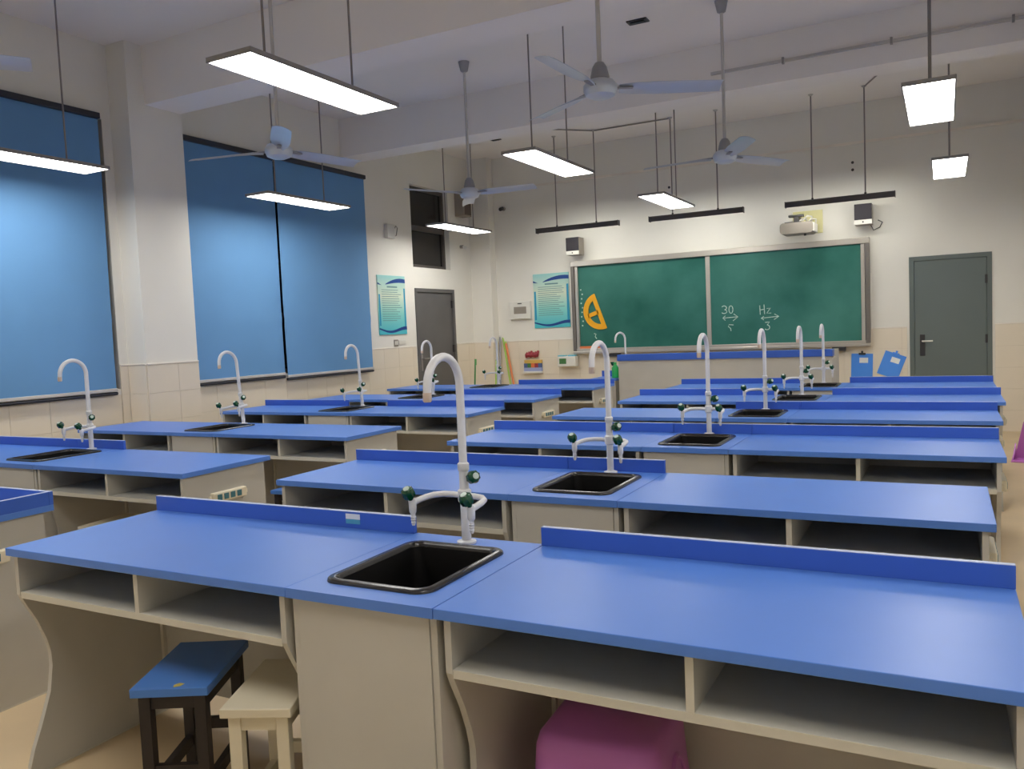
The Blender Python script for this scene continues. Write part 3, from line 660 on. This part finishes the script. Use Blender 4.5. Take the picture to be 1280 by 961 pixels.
for i, (dx, dz) in enumerate(((.03, .20), (.09, .23), (.14, .19))): MB().tube([(dx-.06, -.28, dz-.06), (dx, -.27, dz), (dx+.05, -.24, dz-.01), (dx+.04, -.2, dz-.07)], .010, 7).build('cable', 'device_white', t)
MB().tube([(.08, -.40, 0), (.08, -.40, -.025)], .014, 10).build('foot', 'dark_metal', t)
t = thing('wall_camera', 'small security camera high on the front wall near the left corner', 'camera', (-5.92, W, 3.26))
MB().tube([(0, 0, .02), (0, -.05, .02)], .03, 12).build('base', 'device_grey', t); MB().tube([(0, -.05, .02), (0, -.12, .0)], .028, 12).build('lens', 'dark_metal', t)
t = thing('wall_sensor', 'small pale wall sensor just left of the front corner pillar', 'sensor', (XL, 10.75, 2.72))
MB().tube([(0, 0, .0), (.05, 0, .0)], .025, 10).build('base', 'device_grey', t); MB().tube([(.05, 0, 0), (.10, 0, -.03)], .022, 10).build('body', 'device_white', t)
t = thing('wall_device', 'small white box with a cable on the left wall above the poster', 'device', (XL, 8.93, 2.70))
MB().box(0, .06, -.09, .07, 0, .18, bev=.008).build('case', 'device_white', t); MB().tube([(.03, .06, .10), (.05, .11, .17), (.03, .17, .15), (.02, .15, .05), (.02, .08, .03)], .006, 6).build('cable', 'device_grey', t)
t = thing('junction_cover', 'grey metal box high on the left wall behind the ceiling fan', 'box', (XL, 10.72, 3.16))
MB().box(0, .16, -.09, .13, 0, .36, bev=.006).build('case', 'device_grey', t); MB().box(.158, .166, -.07, .11, .02, .34, bev=.002).build('cover', 'vent_board', t)
t = thing('switch_panel', 'small white light switch panel under the left wall poster', 'switch', (XL, 9.02, 1.285))
MB().box(0, .012, -.09, -.005, 0, .09, bev=.003).build('plate', 'device_grey', t); MB().box(0, .012, .01, .17, .025, .08, bev=.003).build('double_plate', 'device_white', t)
for k in range(3): MB().box(.011, .016, -.08+.025*k, -.062+.025*k, .02, .07).build('rocker', 'device_white', t)
# things stuck on or standing at the front wall
for (x, z, rot, label, n) in ((-.93, .655, -.03, 'blue clipboard hanging low on the front wall, the left of two', 0), (-.64, .665, -.36, 'tilted blue clipboard hanging on the front wall beside the door, the right of two', 1)):
    t = thing('clipboard', label, 'clipboard', (x, W-.012, z), 'blue clipboards'); t.rotation_euler = (0, -rot, 0)
    MB().box(-.125, .125, -.006, 0, 0, .30, bev=.002).build('board', 'clip_blue', t); MB().box(-.03, .07, -.0072, -.006, .185, .25).build('paper_label', 'paper', t)
    MB().box(-.04, .04, -.016, -.005, .285, .31, bev=.003).tube([(0, -.01, .31), (0, -.01, .335)], .012, 8).build('clip', 'clip_blue' if n else 'dark_metal', t)
t = thing('card_rack', 'small wall rack of coloured cards below the distribution box', 'rack', (-5.515, W-.012, .775))
MB().box(-.155, .155, -.06, 0, 0, .03, bev=.003).build('ledge', 'device_white', t)
for k, mm in enumerate(('rack_blue', 'label_green', 'rack_orange', 'red_brown', 'rack_blue')): MB().box(-.15+.06*k, -.092+.06*k, -.035, -.012, .085, .15).build('card', mm, t)
MB().box(-.15, .15, -.04, -.006, .03, .085).build('lower_row', 'rack_lilac', t); MB().box(-.15, .15, -.02, -.004, .15, .20).build('upper_row', 'rack_yellow', t)
t = thing('cloth_bundle', 'dark red bundle stuck on the front wall above the card rack', 'cloth', (-5.525, W-.012, 1.005))
m = MB()
for k in range(6): m.tube([(-.10+.036*k, -.02, .01+.01*(k % 2)), (-.09+.036*k, -.035, .05), (-.075+.036*k, -.025, .085+.012*(k % 3))], [.018, .026, .016], 8)
m.build('folds', 'red_brown', t)
t = thing('tissue_dispenser', 'white wall dispenser with a green label under the poster', 'dispenser', (-4.92, W-.012, .87))
MB().box(-.145, .145, -.13, 0, 0, .15, bev=.012).build('case', 'device_white', t); MB().box(-.11, .0, -.134, -.128, .04, .12, bev=.002).build('label_card', 'label_green', t)
for x in (-.08, .08): MB().box(x-.06, x+.05, -.12, -.02, .148, .168, bev=.003).build('lid', 'cyan_tape', t)
for (xa, za, xb, zb, r, mm, label) in ((-6.005, 1.30, -5.735, .02, .013, 'stick_green', 'green stick leaning in the front left corner'), (-5.96, 1.24, -5.66, .02, .016, 'stick_orange', 'orange stick leaning in the front left corner'), (-6.06, 1.34, -6.02, .02, .013, 'stick_grey', 'thin grey pole standing upright by the corner pillar')):
    t = thing('leaning_stick', label, 'stick', (xb, W-.22, 0), 'sticks in the front left corner')
    MB().tube([(0, 0, .008), ((xa-xb)*.5, .09, za/2), (xa-xb, .175, za)], r, 10).build('shaft', mm, t); MB().tube([(xa-xb, .175, za-.01), ((xa-xb)*1.03, .18, za+.03)], [r*1.1, r*.7], 10).build('tip', 'stick_green' if mm != 'stick_grey' else 'device_white', t)
for (x, y, h, mm, label) in ((-6.24, 10.55, 1.02, 'hose_green', 'short green pole standing left of the corner pillar'), (-5.92, 10.62, 1.0, 'stick_green', 'short yellow-green pole standing before the corner pillar')):
    t = thing('standing_pole', label, 'pole', (x, y, 0), 'green poles near the front left corner')
    MB().tube([(0, 0, .01), (.01, .05, h*.5), (.02, .10, h)], .012, 8).build('shaft', mm, t); MB().box(-.05, .05, -.02, .02, 0, .05, bev=.006).build('foot', mm, t); MB().tube([(.02, .10, h-.08), (.021, .105, h+.01)], .016, 8).build('grip', 'hose_green', t)
# small dark fittings on the ceiling
for (x, y, s, label) in ((-2.33, 7.03, .09, 'dark rectangular hole plate in the ceiling by the near fan'), (-5.42, 10.1, .07, 'small dark detector on the ceiling near the front wall')):
    t = thing('ceiling_fitting', label, 'fitting', (x, y, ZC)); MB().box(-s, s, -s*.55, s*.55, -.012, 0, bev=.002).build('plate', 'dark_metal', t); MB().box(-s*.7, s*.7, -s*.3, s*.3, -.02, -.011, bev=.002).build('core', 'black_plastic', t)
for (x, z) in ((-3.34, 3.30), (-3.34, 3.2), (-1.0, 3.33), (-1.0, 3.24)): MB().tube([(x, W-.004, z), (x, W, z)], .018, 8).build('bolt_hole', 'dark_metal', wall_front)
